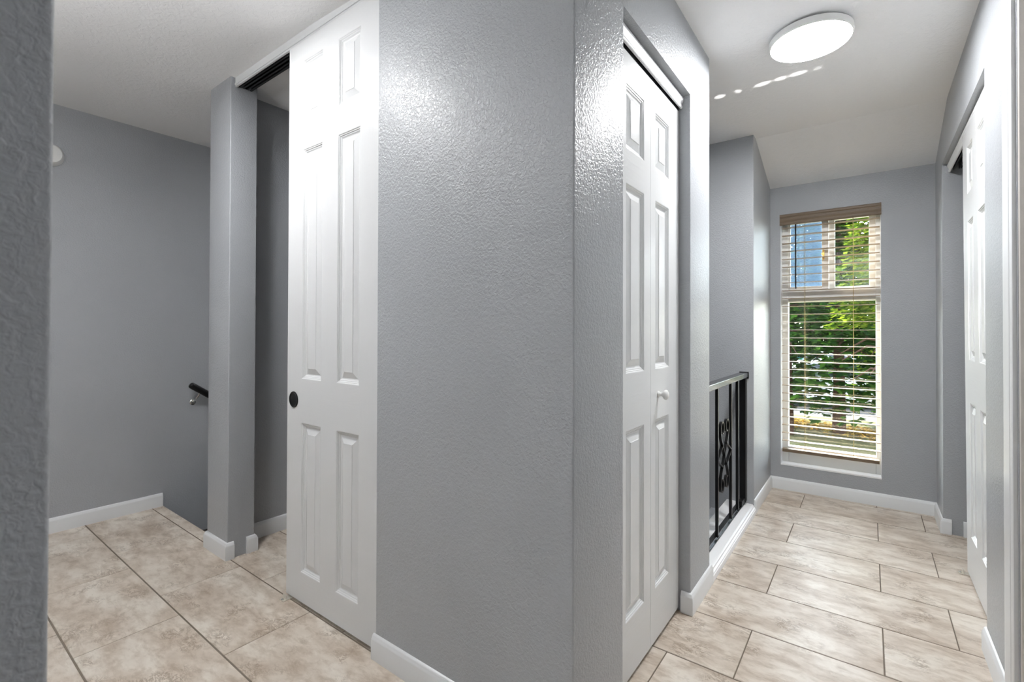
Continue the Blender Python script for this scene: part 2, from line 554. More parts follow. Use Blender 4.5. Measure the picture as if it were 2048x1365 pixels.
baseboard('baseboard_column', [(-2.81-e, 1.105), (-2.81-e, YM-e), (-2.568+e, YM-e), (-2.568+e, 1.088)], -1, 'white baseboard wrapping the foot of the grey column')
baseboard('baseboard_column_rear', [(-2.568+e, 1.148), (-2.568+e, 1.19+e), (-2.60, 1.19+e)], -1, 'short white baseboard piece at the rear edge of the column')
baseboard('baseboard_closet', [(-2.71+e, 1.20), (-2.71+e, 1.849), (-1.36, 1.849)], -1, 'white baseboard inside the open left closet')
baseboard('baseboard_middle', [(-1.397, YM-e), (-0.598+e, YM-e), (XC+e, 1.325)], -1, 'white baseboard under the wide middle wall')
baseboard('baseboard_corridor', [(-0.618, 1.992-e), (XC+e, 1.992-e), (XC+e, 2.300)], -1, 'white baseboard between folding door and railing')
baseboard('baseboard_window', [(XC+e, YS+0.001), (XC+e, YW-e), (XR-e, YW-e), (XR-e, 3.668-e), (XR+0.036, 3.668-e)], -1, 'white baseboard under the window')
baseboard('baseboard_right', [(XR-e, 2.414), (XR-e, 2.032)], -1, 'white baseboard in front of the right wall')
baseboard('baseboard_closet_right', [(XR+0.085, 3.668-e), (XR+0.115+e, 3.668-e), (XR+0.115+e, 3.78)], -1, 'white baseboard inside the right closet')

# ------------------------------------------------------------------ trims
def valance_prof():
    return [(0, 0), (0.007, 0.0), (0.010, 0.003), (0.010, 0.028), (0.012, 0.033), (0.012, 0.047), (0, 0.047)]
b = MB().box(-2.566, -1.389, 1.079, 1.089, 2.384, 2.4305)
b.box(-2.566, -1.389, 1.076, 1.079, 2.392, 2.402)
t1 = tag(b.build('trim_1', TRIM, bevel=0.0015), 'white valance board along the ceiling above the sliding door', 'trim', None, S)
# folding door head trim: ogee moulding
og = [(0.0, 0.0), (0.006, 0.0), (0.009, 0.004), (0.009, 0.010), (0.006, 0.013), (0.0075, 0.022), (0.013, 0.030), (0.0145, 0.040), (0.010, 0.047), (0.0, 0.050)]
t2 = sweep([(-0.622, 1.332), (-0.622, 1.990)], -1, og, 2.0715).build('trim_2', TRIM, smooth=True, angle=50)
tag(t2, 'white moulding hiding the track above the folding door', 'trim', None, S)
t3 = sweep([(0.376, 2.412), (0.376, 3.666)], 1, og, 2.063).build('trim_3', TRIM, smooth=True, angle=50)
tag(t3, 'white moulding hiding the track above the right closet door', 'trim', None, S)
# white curb that closes the floor edge under the railing
cp = [(-0.742, -0.10), (-0.742, 0.056), (-0.600, 0.056), (-0.590, 0.0555), (-0.586, 0.050), (-0.583, 0.048), (-0.581, 0.040), (-0.5745, 0.036), (-0.5725, 0.030), (-0.570, 0.0275), (-0.5695, 0.001), (-0.60, 0.001), (-0.60, -0.10)]
b = MB(); m_ = len(cp)
b.add([(x, 2.286, z) for x, z in cp]+[(x, YS-0.001, z) for x, z in cp],
      [(k, (k+1) % m_, m_+(k+1) % m_, m_+k) for k in range(m_)]+[tuple(range(m_))[::-1], tuple(range(m_, 2*m_))])
tag(b.build('trim_4', SILLM, smooth=True, angle=22), 'white curb along the floor edge under the black railing', 'trim', None, S)

# casing of the near right door
csg = [(0, 0), (0.0, 0.0)]
def casing():
    b = MB()
    # profile across the width (distance from the opening edge, thickness)
    pr = [(0.0, 0.0), (0.0, 0.009), (0.006, 0.011), (0.018, 0.0115), (0.022, 0.009), (0.026, 0.0125), (0.060, 0.016), (0.074, 0.0165), (0.082, 0.014), (0.086, 0.014), (0.086, 0.0)]
    for (ye, s_) in ((1.950, 1), (0.99, -1)):
        m = len(pr)
        vs = [(XR-t_, ye+s_*w_, 0) for w_, t_ in pr]+[(XR-t_, ye+s_*w_, 2.38) for w_, t_ in pr]
        b.add(vs, [(k, (k+1) % m, m+(k+1) % m, m+k) for k in range(m)]+[tuple(range(m)), tuple(range(m, 2*m))[::-1]])
    b.box(XR-0.015, XR, 0.99, 1.950, 2.295, 2.38)
    o = b.build('door_frame', TRIM, smooth=True, angle=30)
    return o
d4 = empty('door_4', (XR, 1.45, 0), 'white door and casing at the right edge of the view', 'door', None, S)
cs = casing(); cs.parent = d4; cs.location = (-XR, -1.45, 0)
JAMBM, _, _ = mat('beige_jamb_paint', (0.62, 0.58, 0.54), 0.35)
b = MB().box(XR+0.001, XR+0.115, 1.918, 1.9355, 0, 2.30).box(XR+0.001, XR+0.115, 1.0, 1.018, 0, 2.30).box(XR+0.045, XR+0.058, 1.906, 1.919, 0, 2.28)
j = b.build('jamb', JAMBM, d4, bevel=0.002); j.location = (-XR, -1.45, 0)
b = MB().box(XR+0.060, XR+0.095, 1.020, 1.915, 0.008, 2.285)
j = b.build('slab', TRIM, d4, bevel=0.002); j.location = (-XR, -1.45, 0)

# ------------------------------------------------------------------ six-panel doors
def panel_slab(width, z0, z1, thick, cols, rows, z_split=None):
    """local frame: x = along width 0..width, y = 0 is the show face (facing -y), body goes to +y"""
    b = MB()
    us = sorted(set([0, width]+[c for cc in cols for c in cc])); zs = sorted(set([z0, z1]+[r for rr in rows for r in rr]))
    for i in range(len(us)-1):
        for k in range(len(zs)-1):
            u0, u1, a0, a1 = us[i], us[i+1], zs[k], zs[k+1]
            hole = any(abs(c[0]-u0) < 1e-6 and abs(c[1]-u1) < 1e-6 for c in cols) and any(abs(r[0]-a0) < 1e-6 and abs(r[1]-a1) < 1e-6 for r in rows)
            if hole:
                rings = [(0, 0), (0.0025, 0.0005), (0.005, 0.003), (0.0075, 0.0032), (0.010, 0.0065), (0.0125, 0.0068), (0.017, 0.0105), (0.0205, 0.0112), (0.0215, 0.0112), (0.0440, 0.0035), (0.0455, 0.0018), (0.0480, 0.0018)]
                vs = []
                for (o, d) in rings:
                    vs += [(u0+o, d, a0+o), (u1-o, d, a0+o), (u1-o, d, a1-o), (u0+o, d, a1-o)]
                fs = []
                for r in range(len(rings)-1):
                    for q in range(4):
                        fs.append((r*4+q, r*4+(q+1) % 4, (r+1)*4+(q+1) % 4, (r+1)*4+q))
                L = (len(rings)-1)*4
                fs.append((L, L+1, L+2, L+3))
                b.add(vs, fs, 0)
            else:
                horiz = not any(abs(r[0]-a0) < 1e-6 and abs(r[1]-a1) < 1e-6 for r in rows) and 0 < i < len(us)-2
                b.add([(u0, 0, a0), (u1, 0, a0), (u1, 0, a1), (u0, 0, a1)], [(0, 1, 2, 3)], 1 if horiz else 0)
    b.add([(0, 0, z0), (width, 0, z0), (width, thick, z0), (0, thick, z0), (0, 0, z1), (width, 0, z1), (width, thick, z1), (0, thick, z1)],
          [(0, 3, 2, 1), (4, 5, 6, 7), (1, 2, 6, 5), (2, 3, 7, 6), (3, 0, 4, 7)], 0)
    return b
def weld(o):
    b = bmesh.new(); b.from_mesh(o.data)
    bmesh.ops.remove_doubles(b, verts=b.verts, dist=0.00002)
    bmesh.ops.recalc_face_normals(b, faces=b.faces)
    b.to_mesh(o.data); b.free()

# door_1: tall sliding closet door on the left
K1 = 0.985
kz = lambda z: 1.15+(z-1.15)*K1
d1 = empty('door_1', (-2.045*K1, 1.0845*K1, 0), 'tall white six-panel sliding door with black finger pull', 'door', None, S)
s1 = panel_slab(0.641, kz(0.0), kz(2.391), 0.034, [(0.1150*K1, 0.2640*K1), (0.3710*K1, 0.5180*K1)], [(kz(0.124), kz(0.7580)), (kz(0.9420), kz(1.9225)), (kz(2.0340), kz(2.3040))]).build('slab', [DOORW, DOORH], d1)
weld(s1)
# oval-looking (round) recessed cup pull
def cup(parent, x, z):
    b = MB()
    b.lathe([(0.0, -0.0004), (0.0235, -0.0005), (0.0265, -0.0012), (0.0285, -0.0030), (0.0325, -0.0036), (0.0345, -0.0022), (0.0345, 0.004)], (x, 0, z), (0, 1, 0), 40)
    o = b.build('finger_pull', BLACK, parent, smooth=True)
    o['label'] = 'black recessed finger pull'
cup(d1, 0.0535*K1, kz(0.850))
# second sliding leaf parked behind the first
s1b = panel_slab(0.58, 0.018, 2.375, 0.034, [(0.1150, 0.2400), (0.3600, 0.4850)], [(0.124, 0.7580), (0.9420, 1.9225), (2.0340, 2.3040)]).build('rear_slab', [DOORW, DOORH], d1)
s1b.location = (0.045, 0.045, 0); weld(s1b)

# metal bypass track up behind the valance
b = MB()
for y in (1.094, 1.128):
    b.box(-2.560, -1.40, y, y+0.003, 2.388, 2.4305); b.box(-2.560, -1.40, y+0.026, y+0.029, 2.388, 2.4305)
    b.box(-2.560, -1.40, y, y+0.010, 2.388, 2.391); b.box(-2.560, -1.40, y+0.019, y+0.029, 2.388, 2.391)
b.box(-2.560, -1.40, 1.094, 1.157, 2.426, 2.4305)
tag(b.build('sliding_track', DARKM), 'dark metal double track on the ceiling of the open left closet', 'door track')
# floor guides
def guide(name, loc, rz, label):
    r = empty(name, loc, label, 'door guide', None, None, rz)
    b = MB()
    b.box(-0.018, 0.018, -0.030, 0.045, 0.0005, 0.003)
    for y in (-0.014, 0.042):
        b.box(-0.013, 0.013, y-0.0015, y+0.0015, 0.003, 0.020)
    b.build('plate', PLAST, r, bevel=0.0008)
    b = MB(); b.lathe([(0.006, 0), (0.006, 0.0015), (0.003, 0.003)], (0, -0.024, 0.003), (0, 0, 1), 14)
    b.build('screw', NICKEL, r, smooth=True)
guide('floor_guide', (-1.998, 1.0682, 0), 0, 'small clear floor guide under the corner of the tall left sliding door')

# door_2: folding door in the corridor
d2 = empty('door_2', (-0.6275, 1.985, 0), 'white folding closet door with a small round knob', 'door', None, S, rz=0)
def leaf(u0, u1, c, nm):
    b = panel_slab(u1-u0, 0.016, 2.062, 0.034, [(c[0]-u0, c[1]-u0)], [(0.205, 0.826), (1.010, 1.634), (1.746, 1.961)])
    o = b.build(nm, [DOORW, DOORH], d2)
    weld(o)
    # local x runs along +Y of the world, show face looks to +X
    o.rotation_euler = (0, 0, PI/2)
    o.location = (0, u0-1.985, 0)
    return o
l1 = leaf(1.6685, 1.9835, (1.7155, 1.8655), 'leaf')
l2 = leaf(1.3400, 1.6665, (1.4500, 1.6105), 'leaf')
b = MB().lathe([(0.0125, -0.001), (0.012, 0.003), (0.0075, 0.007), (0.0065, 0.014), (0.010, 0.019), (0.0165, 0.024), (0.0185, 0.029), (0.0175, 0.033), (0.012, 0.037), (0.0, 0.0385)], (0, 0, 0), (0, -1, 0), 28)
k = b.build('knob', WHITE, l1, smooth=True)
k.location = (0.078, 0, 0.915)
b = MB().lathe([(0.004, 0), (0.004, 0.016)], (0, 0, 0), (0, 0, 1), 12).box(-0.012, 0.012, -0.003, 0.003, 0.0, 0.035)
k = b.build('pivot_pin', NICKEL, l1, smooth=True)
k.location = (0.300, 0.010, 0.0006)
b = MB().box(-0.655, -0.6295, 1.336, 1.990, 2.066, 2.1215)
tag(b.build('folding_door_track', DARKM), 'narrow dark gap of track above the folding door', 'door track')
tag(MB().box(-0.690, -0.640, 1.940, 1.9915, 0.0005, 0.006).build('pivot_plate', NICKEL), 'small metal pivot plate on the floor below the folding door', 'door bracket')

# door_3: sliding door in the right closet, hanging slightly out of plumb
d3 = empty('door_3', (0.3755, 3.13, 0), 'white six-panel sliding door on the right wall', 'door', None, S)
s3 = panel_slab(0.633, 0.012, 2.105, 0.034, [(0.115, 0.263), (0.370, 0.518)], [(0.2075, 0.8265), (1.020, 1.661), (1.785, 2.005)]).build('slab', [DOORW, DOORH], d3)
weld(s3)
s3.rotation_euler = (0, math.radians(0), -PI/2)
d3.rotation_euler = (0, math.radians(-0.30), 0)
s3b = panel_slab(0.62, 0.012, 2.100, 0.034, [(0.115, 0.25), (0.370, 0.505)], [(0.2075, 0.8265), (1.020, 1.661), (1.785, 2.005)]).build('rear_slab', [DOORW, DOORH], d3)
s3b.rotation_euler = (0, 0, -PI/2); s3b.location = (0.046, -0.08, 0); weld(s3b)
b = MB()
for x in (0.388, 0.420):
    b.box(x, x+0.003, 2.415, 3.666, 2.075, 2.1125); b.box(x+0.024, x+0.027, 2.415, 3.666, 2.075, 2.1125)
b.box(0.388, 0.447, 2.415, 3.666, 2.108, 2.1125)
tag(b.build('sliding_track', DARKM), 'dark metal track over the opening beside the right closet door', 'door track')
guide('floor_guide', (0.3715, 3.112, 0), -PI/2, 'small clear floor guide at the foot of the right closet door')

# ------------------------------------------------------------------ ceiling lamps
def lamp(loc, label, glow=None):
    r = empty('ceiling_lamp', loc, label, 'ceiling lamp')
    b = MB().lathe([(0.0, 0), (0.120, 0), (0.120, -0.010), (0.148, -0.010), (0.1515, -0.013), (0.1520, -0.034), (0.1505, -0.0385), (0.1462, -0.040), (0.1455, -0.038), (0.0, -0.038)], (0, 0, 0), (0, 0, 1), 96)
    b.build('housing', WHITE, r, smooth=True, angle=35)
    b = MB().lathe([(0.0, -0.0405), (0.12, -0.0405), (0.1445, -0.0400), (0.1450, -0.0390)], (0, 0, 0), (0, 0, 1), 96)
    o = b.build('diffuser', glow or GLOW, r, smooth=True)
    return r
lamp((-0.193, 2.338, 2.4018), 'lit round flush white lamp on the corridor ceiling')
lamp((-1.99, 0.46, 2.4308), 'round flush lamp above the landing, outside the picture', GLOW_SOFT)
lamp((-3.36, 2.45, 2.4308), 'round flush lamp above the stairs, outside the picture', GLOW_DIM)
def uplight(loc, zc, label):  # bowl fixture added out of view as fill to brighten the ceilings
    r = empty('fill_uplight', loc, label, 'added fill light')
    MB().lathe([(0.055, 0), (0.055, -0.012), (0.045, -0.022), (0.0, -0.024)], (0, 0, 0), (0, 0, 1), 32).build('canopy', NICKEL, r, smooth=True, angle=40)
    d = zc-loc[2]
    MB().tube([(0, 0, -0.02), (0, 0, d+0.02)], 0.006, 8).build('rod', NICKEL, r, smooth=True)
    MB().lathe([(0.0, -0.085), (0.08, -0.078), (0.15, -0.05), (0.19, 0.0), (0.20, 0.04), (0.195, 0.04), (0.183, 0.0), (0.145, -0.042), (0.0, -0.072)], (0, 0, d), (0, 0, 1), 48).build('bowl', WHITE, r, smooth=True, angle=60)
    MB().lathe([(0.0, 0.012), (0.17, 0.010), (0.175, 0.0), (0.0, -0.004)], (0, 0, d), (0, 0, 1), 40).build('diffuser', FILL, r, smooth=True, angle=30)
uplight((-1.55, -0.75, 2.4308), 1.80, 'unseen bowl uplight added as ceiling fill, behind the near wall')
uplight((0.0, -2.15, 2.4018), 1.80, 'unseen bowl uplight added as ceiling fill, behind the camera')

# ------------------------------------------------------------------ smoke detector on the back wall
r = empty('smoke_detector', (XB+0.0005, 0.572, 2.137), 'round white detector on the far left wall, half hidden', 'detector')
b = MB().lathe([(0.0635, 0.0), (0.0635, 0.012), (0.061, 0.016), (0.058, 0.030), (0.050, 0.038), (0.02, 0.040), (0.0, 0.040)], (0, 0, 0), (1, 0, 0), 48)
b.build('cover', WHITE, r, smooth=True, angle=40)
MB().lathe([(0.066, 0.0), (0.066, 0.006), (0.064, 0.008)], (0, 0, 0), (1, 0, 0), 48).build('base_plate', WHITE, r, smooth=True)

# ------------------------------------------------------------------ handrail on the back wall
hr = empty('handrail', (XB, 1.24, 0.79), 'black stair handrail on nickel bracket, on far left wall', 'handrail')
dirv = Vector((0, 0.127, -0.090)).normalized()
p0 = Vector((0.078, 0.012, -0.004))
b = MB()
prf = []
pts = [p0 + dirv*s for s in (0, 0.004, 0.012, 0.03, 0.5, 1.0, 1.6)]
b.tube(pts, 0.021, 20, radii=[0.008, 0.016, 0.0205, 0.0215, 0.0215, 0.0215, 0.0215])
b.build('rail', BLACK, hr, smooth=True)
def bracket(s):
    q = p0 + dirv*s
    b = MB()
    b.tube([q+Vector((0, 0, -0.018)), q+Vector((-0.004, -0.004, -0.036)), q+Vector((-0.028, -0.010, -0.060)), q+Vector((-0.060, -0.014, -0.078)), Vector((0.004, q.y-0.014, q.z-0.085))], 0.0062, 12)
    b.tube([q+dirv*-0.028+Vector((0, 0, -0.0195)), q+dirv*0.028+Vector((0, 0, -0.0195))], 0.0045, 8)
    b.lathe([(0.019, 0.0005), (0.019, 0.003), (0.016, 0.005), (0.009, 0.007), (0.0, 0.008)], (0, q.y-0.014, q.z-0.088), (1, 0, 0), 28)
    o = b.build('bracket', NICKEL, hr, smooth=True, angle=50)
    o['label'] = 'brushed nickel bracket'
bracket(0.072); bracket(1.30)

# ------------------------------------------------------------------ iron railing over the stairwell
rr = empty('stair_railing', (-0.638, 2.81, 0.056), 'black iron railing with scroll ornament on a white curb', 'railing')
LR = lambda o: (setattr(o, 'location', (0.638, -2.81, -0.056)), o)[1]
RX = -0.638
b = MB().box(-0.662, -0.613, 2.287, YS-0.002, 0.858, 0.889)
o = b.build('top_rail', RAILTOP, rr, bevel=0.003); LR(o)
b = MB().box(-0.665, -0.610, YS-0.014, YS-0.001, 0.850, 0.893)
o = b.build('wall_bracket', BLACK, rr, bevel=0.002); LR(o)
b = MB().box(-0.673, -0.630, 2.287, YS-0.002, 0.0565, 0.062).box(-0.662, -0.640, 2.287, YS-0.002, 0.062, 0.074)
o = b.build('bottom_rail', RAILTOP, rr, bevel=0.0015); LR(o)
for y in (2.462, 2.648, 2.956, 3.128):
    b = MB().box(RX-0.0075, RX+0.0075, y-0.0075, y+0.0075, 0.074, 0.858)
    b.box(RX-0.010, RX+0.010, y-0.012, y+0.012, 0.0740, 0.078)
    o = b.build('baluster', BLACK, rr, bevel=0.001); LR(o)
b = MB().box(RX-0.017, RX+0.017, 3.285, YS-0.002, 0.074, 0.858)
o = b.build('end_post', BLACK, rr, bevel=0.0015); LR(o)
b = MB().box(RX-0.0125, RX+0.0125, 3.20, 3.285, 0.074, 0.100)
o = b.build('foot', BLACK, rr, bevel=0.0015); LR(o)
# scroll ornament, flat bar 12 mm wide x 5 mm, bent in the plane of the railing
def ribbon(b, pts, wx=0.0145, t=0.0068):
    """pts: (y, z) centre line; rectangular section wx (along x) by t (in plane)"""
    n = len(pts); vs = []
    for i, (y, z) in enumerate(pts):
        y0, z0 = pts[max(0, i-1)]; y1, z1 = pts[min(n-1, i+1)]
        d = Vector((y1-y0, z1-z0)).normalized(); nn = Vector((-d.y, d.x))*t/2
        vs += [(RX-wx/2, y+nn.x, z+nn.y), (RX+wx/2, y+nn.x, z+nn.y), (RX+wx/2, y-nn.x, z-nn.y), (RX-wx/2, y-nn.x, z-nn.y)]
    fs = []
    for i in range(n-1):
        for k in range(4):
            fs.append((i*4+k, i*4+(k+1) % 4, (i+1)*4+(k+1) % 4, (i+1)*4+k))
    fs += [(0, 1, 2, 3), tuple((n-1)*4+k for k in range(4))]
    b.add(vs, fs)
cy_, cz_ = 2.802, 0.470
def bez(P, n=14):
    out = []
    for k in range(n+1):
        t = k/n
        q = Vector(P[0])*(1-t)**3+Vector(P[1])*3*t*(1-t)**2+Vector(P[2])*3*t*t*(1-t)+Vector(P[3])*t**3
        out.append((q.x, q.y))
    return out
def arm(sy, sz):
    # from the crossing outwards, up past the shoulder and into an inward curl
    P = bez([(0, 0), (0.020, 0.045), (0.075, 0.075), (0.088, 0.128)])
    # curl: spiral of shrinking radius, centre inside
    c = Vector((0.052, 0.150)); r0 = 0.0425; a0 = math.atan2(0.128-0.150, 0.088-0.052)
    for k in range(1, 34):
        a = a0 + k*(1.55*PI*1.15/33)
        rr_ = r0*(1-0.52*k/33)
        P.append((c.x+rr_*math.cos(a), c.y+rr_*math.sin(a)*1.12))
    return [(cy_+sy*p[0], cz_+sz*p[1]) for p in P]
for sy in (1, -1):
    for sz in (1, -1):
        b = MB()
        ribbon(b, arm(sy, sz))
        # outer tie: from the shoulder of the arm out to the baluster at mid height
        T = bez([(0.036, 0.062), (0.062, 0.045), (0.105, 0.030), (0.1455, 0.004)], 10)
        ribbon(b, [(cy_+sy*p[0], cz_+sz*p[1]) for p in T])
        o = b.build('scroll', BLACK, rr, smooth=True, angle=40); LR(o)

# ------------------------------------------------------------------ stairwell: treads and lower landing
b = MB()
for k in range(5):
    z = -0.235-0.205*k; y = 1.13+0.29*k
    b.box(XB+0.002, -2.812, y, y+0.29, z-0.205, z)
st = tag(b.build('staircase', CARPET, bevel=0.004), 'dark stair treads going down beside the far left wall', 'stairs')
b = MB().box(XB, -0.84, 1.952, YS, -1.60, -1.50)
tag(b.build('floor_lower', WOODF), 'brown floor at the bottom of the stairwell', 'floor', None, S)

# ------------------------------------------------------------------ window
wn = empty('window_1', ((WX0+WX1)/2, YW, WZ0), 'tall white window with upper slider and large lower pane', 'window', None, S)
LW = lambda o: (setattr(o, 'location', (-(WX0+WX1)/2, -YW, -WZ0)), o)[1]
YF0, YF1 = 4.055, 4.115
b = MB()
b.box(WX0, -0.476, YF0, YF1, WZ0, WZ1).box(0.040, WX1, YF0, YF1, WZ0, WZ1)
b.box(-0.476, 0.040, YF0, YF1, WZ0, 0.302).box(-0.476, 0.040, YF0, YF1, 1.966, WZ1)
b.box(-0.476, 0.040, YF0, YF1, 1.366, 1.452)
b.box(-0.476, 0.040, YF0-0.012, YF0, 1.372, 1.395)
LW(b.build('outer_frame', VINYL, wn, bevel=0.003))
b = MB()
b.box(-0.4755, -0.4625, YF0+0.008, YF0+0.03, 1.4525, 1.9655).box(-0.266, -0.226, YF0-0.004, YF0+0.03, 1.4525, 1.9655)
b.box(-0.4625, -0.266, YF0+0.008, YF0+0.03, 1.4525, 1.480).box(-0.4625, -0.266, YF0+0.008, YF0+0.03, 1.942, 1.9655)
sh = LW(b.build('sliding_sash', VINYL, wn, bevel=0.002))
b = MB().box(-0.4625, -0.266, YF0+0.018, YF0+0.022, 1.480, 1.942)
b.build('pane', GLASS, sh)
b = MB().box(-0.262, -0.250, YF0-0.016, YF0-0.0045, 1.665, 1.735).box(-0.268, -0.256, YF0-0.018, YF0-0.006, 1.70, 1.712)
BRASS, _, _ = mat('brass', (0.75, 0.5, 0.15), 0.3, 0.5, 0.9)
lt = b.build('latch', BRASS, sh, bevel=0.001)
lt['label'] = 'brass sash latch'
b = MB()
b.box(-0.2255, -0.190, YF0+0.028, YF1-0.005, 1.4525, 1.9655).box(0.004, 0.0395, YF0+0.02, YF1-0.005, 1.4525, 1.9655)
b.box(-0.190, 0.004, YF0+0.03, YF1-0.005, 1.4525, 1.470).box(-0.190, 0.004, YF0+0.03, YF1-0.005, 1.945, 1.9655)
sh = LW(b.build('fixed_sash', VINYL, wn, bevel=0.002))
MB().box(-0.190, 0.004, YF0+0.040, YF0+0.044, 1.470, 1.945).build('pane', GLASS, sh)
o = LW(MB().box(-0.476, 0.040, YF0+0.030, YF0+0.034, 0.302, 1.366).build('lower_pane', GLASS, wn))
o = LW(MB().box(-0.470, -0.230, YF1-0.012, YF1-0.010, 1.4525, 1.9655).build('insect_screen', SCREEN, wn))
o['label'] = 'blue-grey insect screen'
b = MB().box(WX0+0.0005, WX1-0.0005, YW-0.004, YF0, WZ0+0.0005, WZ0+0.012)
LW(b.build('sill', SILLM, wn, bevel=0.002))
b = MB().box(WX0+0.0003, WX0+0.0025, YW+0.001, YF0, WZ0+0.012, WZ1).box(WX1-0.0025, WX1-0.0003, YW+0.001, YF0, WZ0+0.012, WZ1)
LW(b.build('reveal', TRIM, wn))

# ------------------------------------------------------------------ blind
bl = empty('window_blind', ((WX0+WX1)/2, 4.012, WZ1), 'tan wooden venetian blind hanging open in the window', 'blind')
LB = lambda o: (setattr(o, 'location', (-(WX0+WX1)/2, -4.012, -WZ1)), o)[1]
vp = [(0.0, 0.0), (-0.005, 0.001), (-0.007, 0.006), (-0.007, 0.018), (-0.0035, 0.022), (-0.0035, 0.027), (-0.006, 0.031), (-0.006, 0.047), (-0.0025, 0.051), (-0.0025, 0.056), (-0.006, 0.060), (-0.008, 0.072), (-0.005, 0.079), (0.0, 0.080)]
b = MB(); m_ = len(vp)
b.add([(-0.5195, 3.9700+y, 1.926+z) for y, z in vp]+[(0.0700, 3.9700+y, 1.926+z) for y, z in vp],
      [(k, (k+1) % m_, m_+(k+1) % m_, m_+k) for k in range(m_)]+[tuple(range(m_)), tuple(range(m_, 2*m_))[::-1]])
LB(b.build('valance', BLIND, bl, smooth=True, angle=35))
LB(MB().box(-0.512, 0.063, 3.985, 4.040, 1.955, 2.000).build('head_rail', BLIND, bl, bevel=0.001))
NS = 27
zs_ = [1.9116-(1.9116-0.353)*k/27 for k in range(28)]
first = None
CXS = -0.2215
for z in zs_:
    if first is None:
        b = MB()
        # slightly crowned slat, 50 mm deep
        pr = []
        for k in range(7):
            u = -1+2*k/6
            pr.append((u*0.0262, 0.0007*(1-u*u)))
        vs = []
        m_ = len(pr)
        for x in (-0.288, 0.283):
            vs += [(x, y, zz+0.0014) for y, zz in pr]+[(x, y, zz-0.0014) for y, zz in pr[::-1]]
        q = 2*m_
        b.add(vs, [(k, (k+1) % q, q+(k+1) % q, q+k) for k in range(q)]+[tuple(range(q)), tuple(range(q, 2*q))[::-1]])
        first = b.build('slat', SLAT, bl, smooth=True, angle=40)
        o = first
    else:
        o = first.copy(); C.objects.link(o); o.parent = bl
    o.location = (0.0035, 0.0, z-WZ1)
    o.rotation_euler = (math.radians(random.uniform(-1.0, 1.0)), 0, 0)
b = MB().box(-0.508, 0.0575, 3.985, 4.035, 0.272, 0.294)
LB(b.build('bottom_rail', BLIND, bl, bevel=0.002))
for x in (-0.368, -0.083):
    b = MB()
    b.tube([(x, 3.9795, 1.955), (x, 3.9795, 0.285)], 0.0011, 6)
    b.tube([(x, 4.0450, 1.955), (x, 4.0450, 0.285)], 0.0011, 6)
    LB(b.build('ladder_cord', CORD, bl))
b = MB().tube([(-0.420, 3.979, 1.93), (-0.420, 3.977, 1.46)], 0.0050, 8)
o = LB(b.build('tilt_wand', BLACK, bl, smooth=True)); o['label'] = 'black tilt wand'

# ------------------------------------------------------------------ outside
GZ = -1.2
tag(MB().box(-22, 16, 4.2, 15.6, GZ-0.3, GZ).build('lawn', LAWN), 'mown lawn outside the window', 'lawn', None, S)
tag(MB().box(-40, 40, 15.6, 60, GZ-0.3, GZ-0.02).build('parking_lot', ASPH), 'grey parking lot beyond the lawn', 'parking lot', None, S)
def leaves_strip():
    rng = random.Random(3); b = MB()
    for _ in range(2600):
        u = rng.random()
        x = -3.4+5.2*u; y = 14.6-1.5*u + rng.gauss(0, 0.35)
        s = rng.uniform(0.03, 0.07); a = rng.uniform(0, 6.28); z = GZ+rng.uniform(0.004, 0.05)
        dx, dy = math.cos(a)*s, math.sin(a)*s
        b.add([(x-dx, y-dy, z), (x+dy*0.6, y-dx*0.6, z+rng.uniform(0, 0.03)), (x+dx, y+dy, z+0.01), (x-dy*0.6, y+dx*0.6, z+rng.uniform(0, 0.03))], [(0, 1, 2, 3)])
    return b.build('fallen_leaves', LEAF_Y, recalc=False)
tag(leaves_strip(), 'yellow fallen leaves strewn along the lawn edge', 'leaves', None, 'stuff')

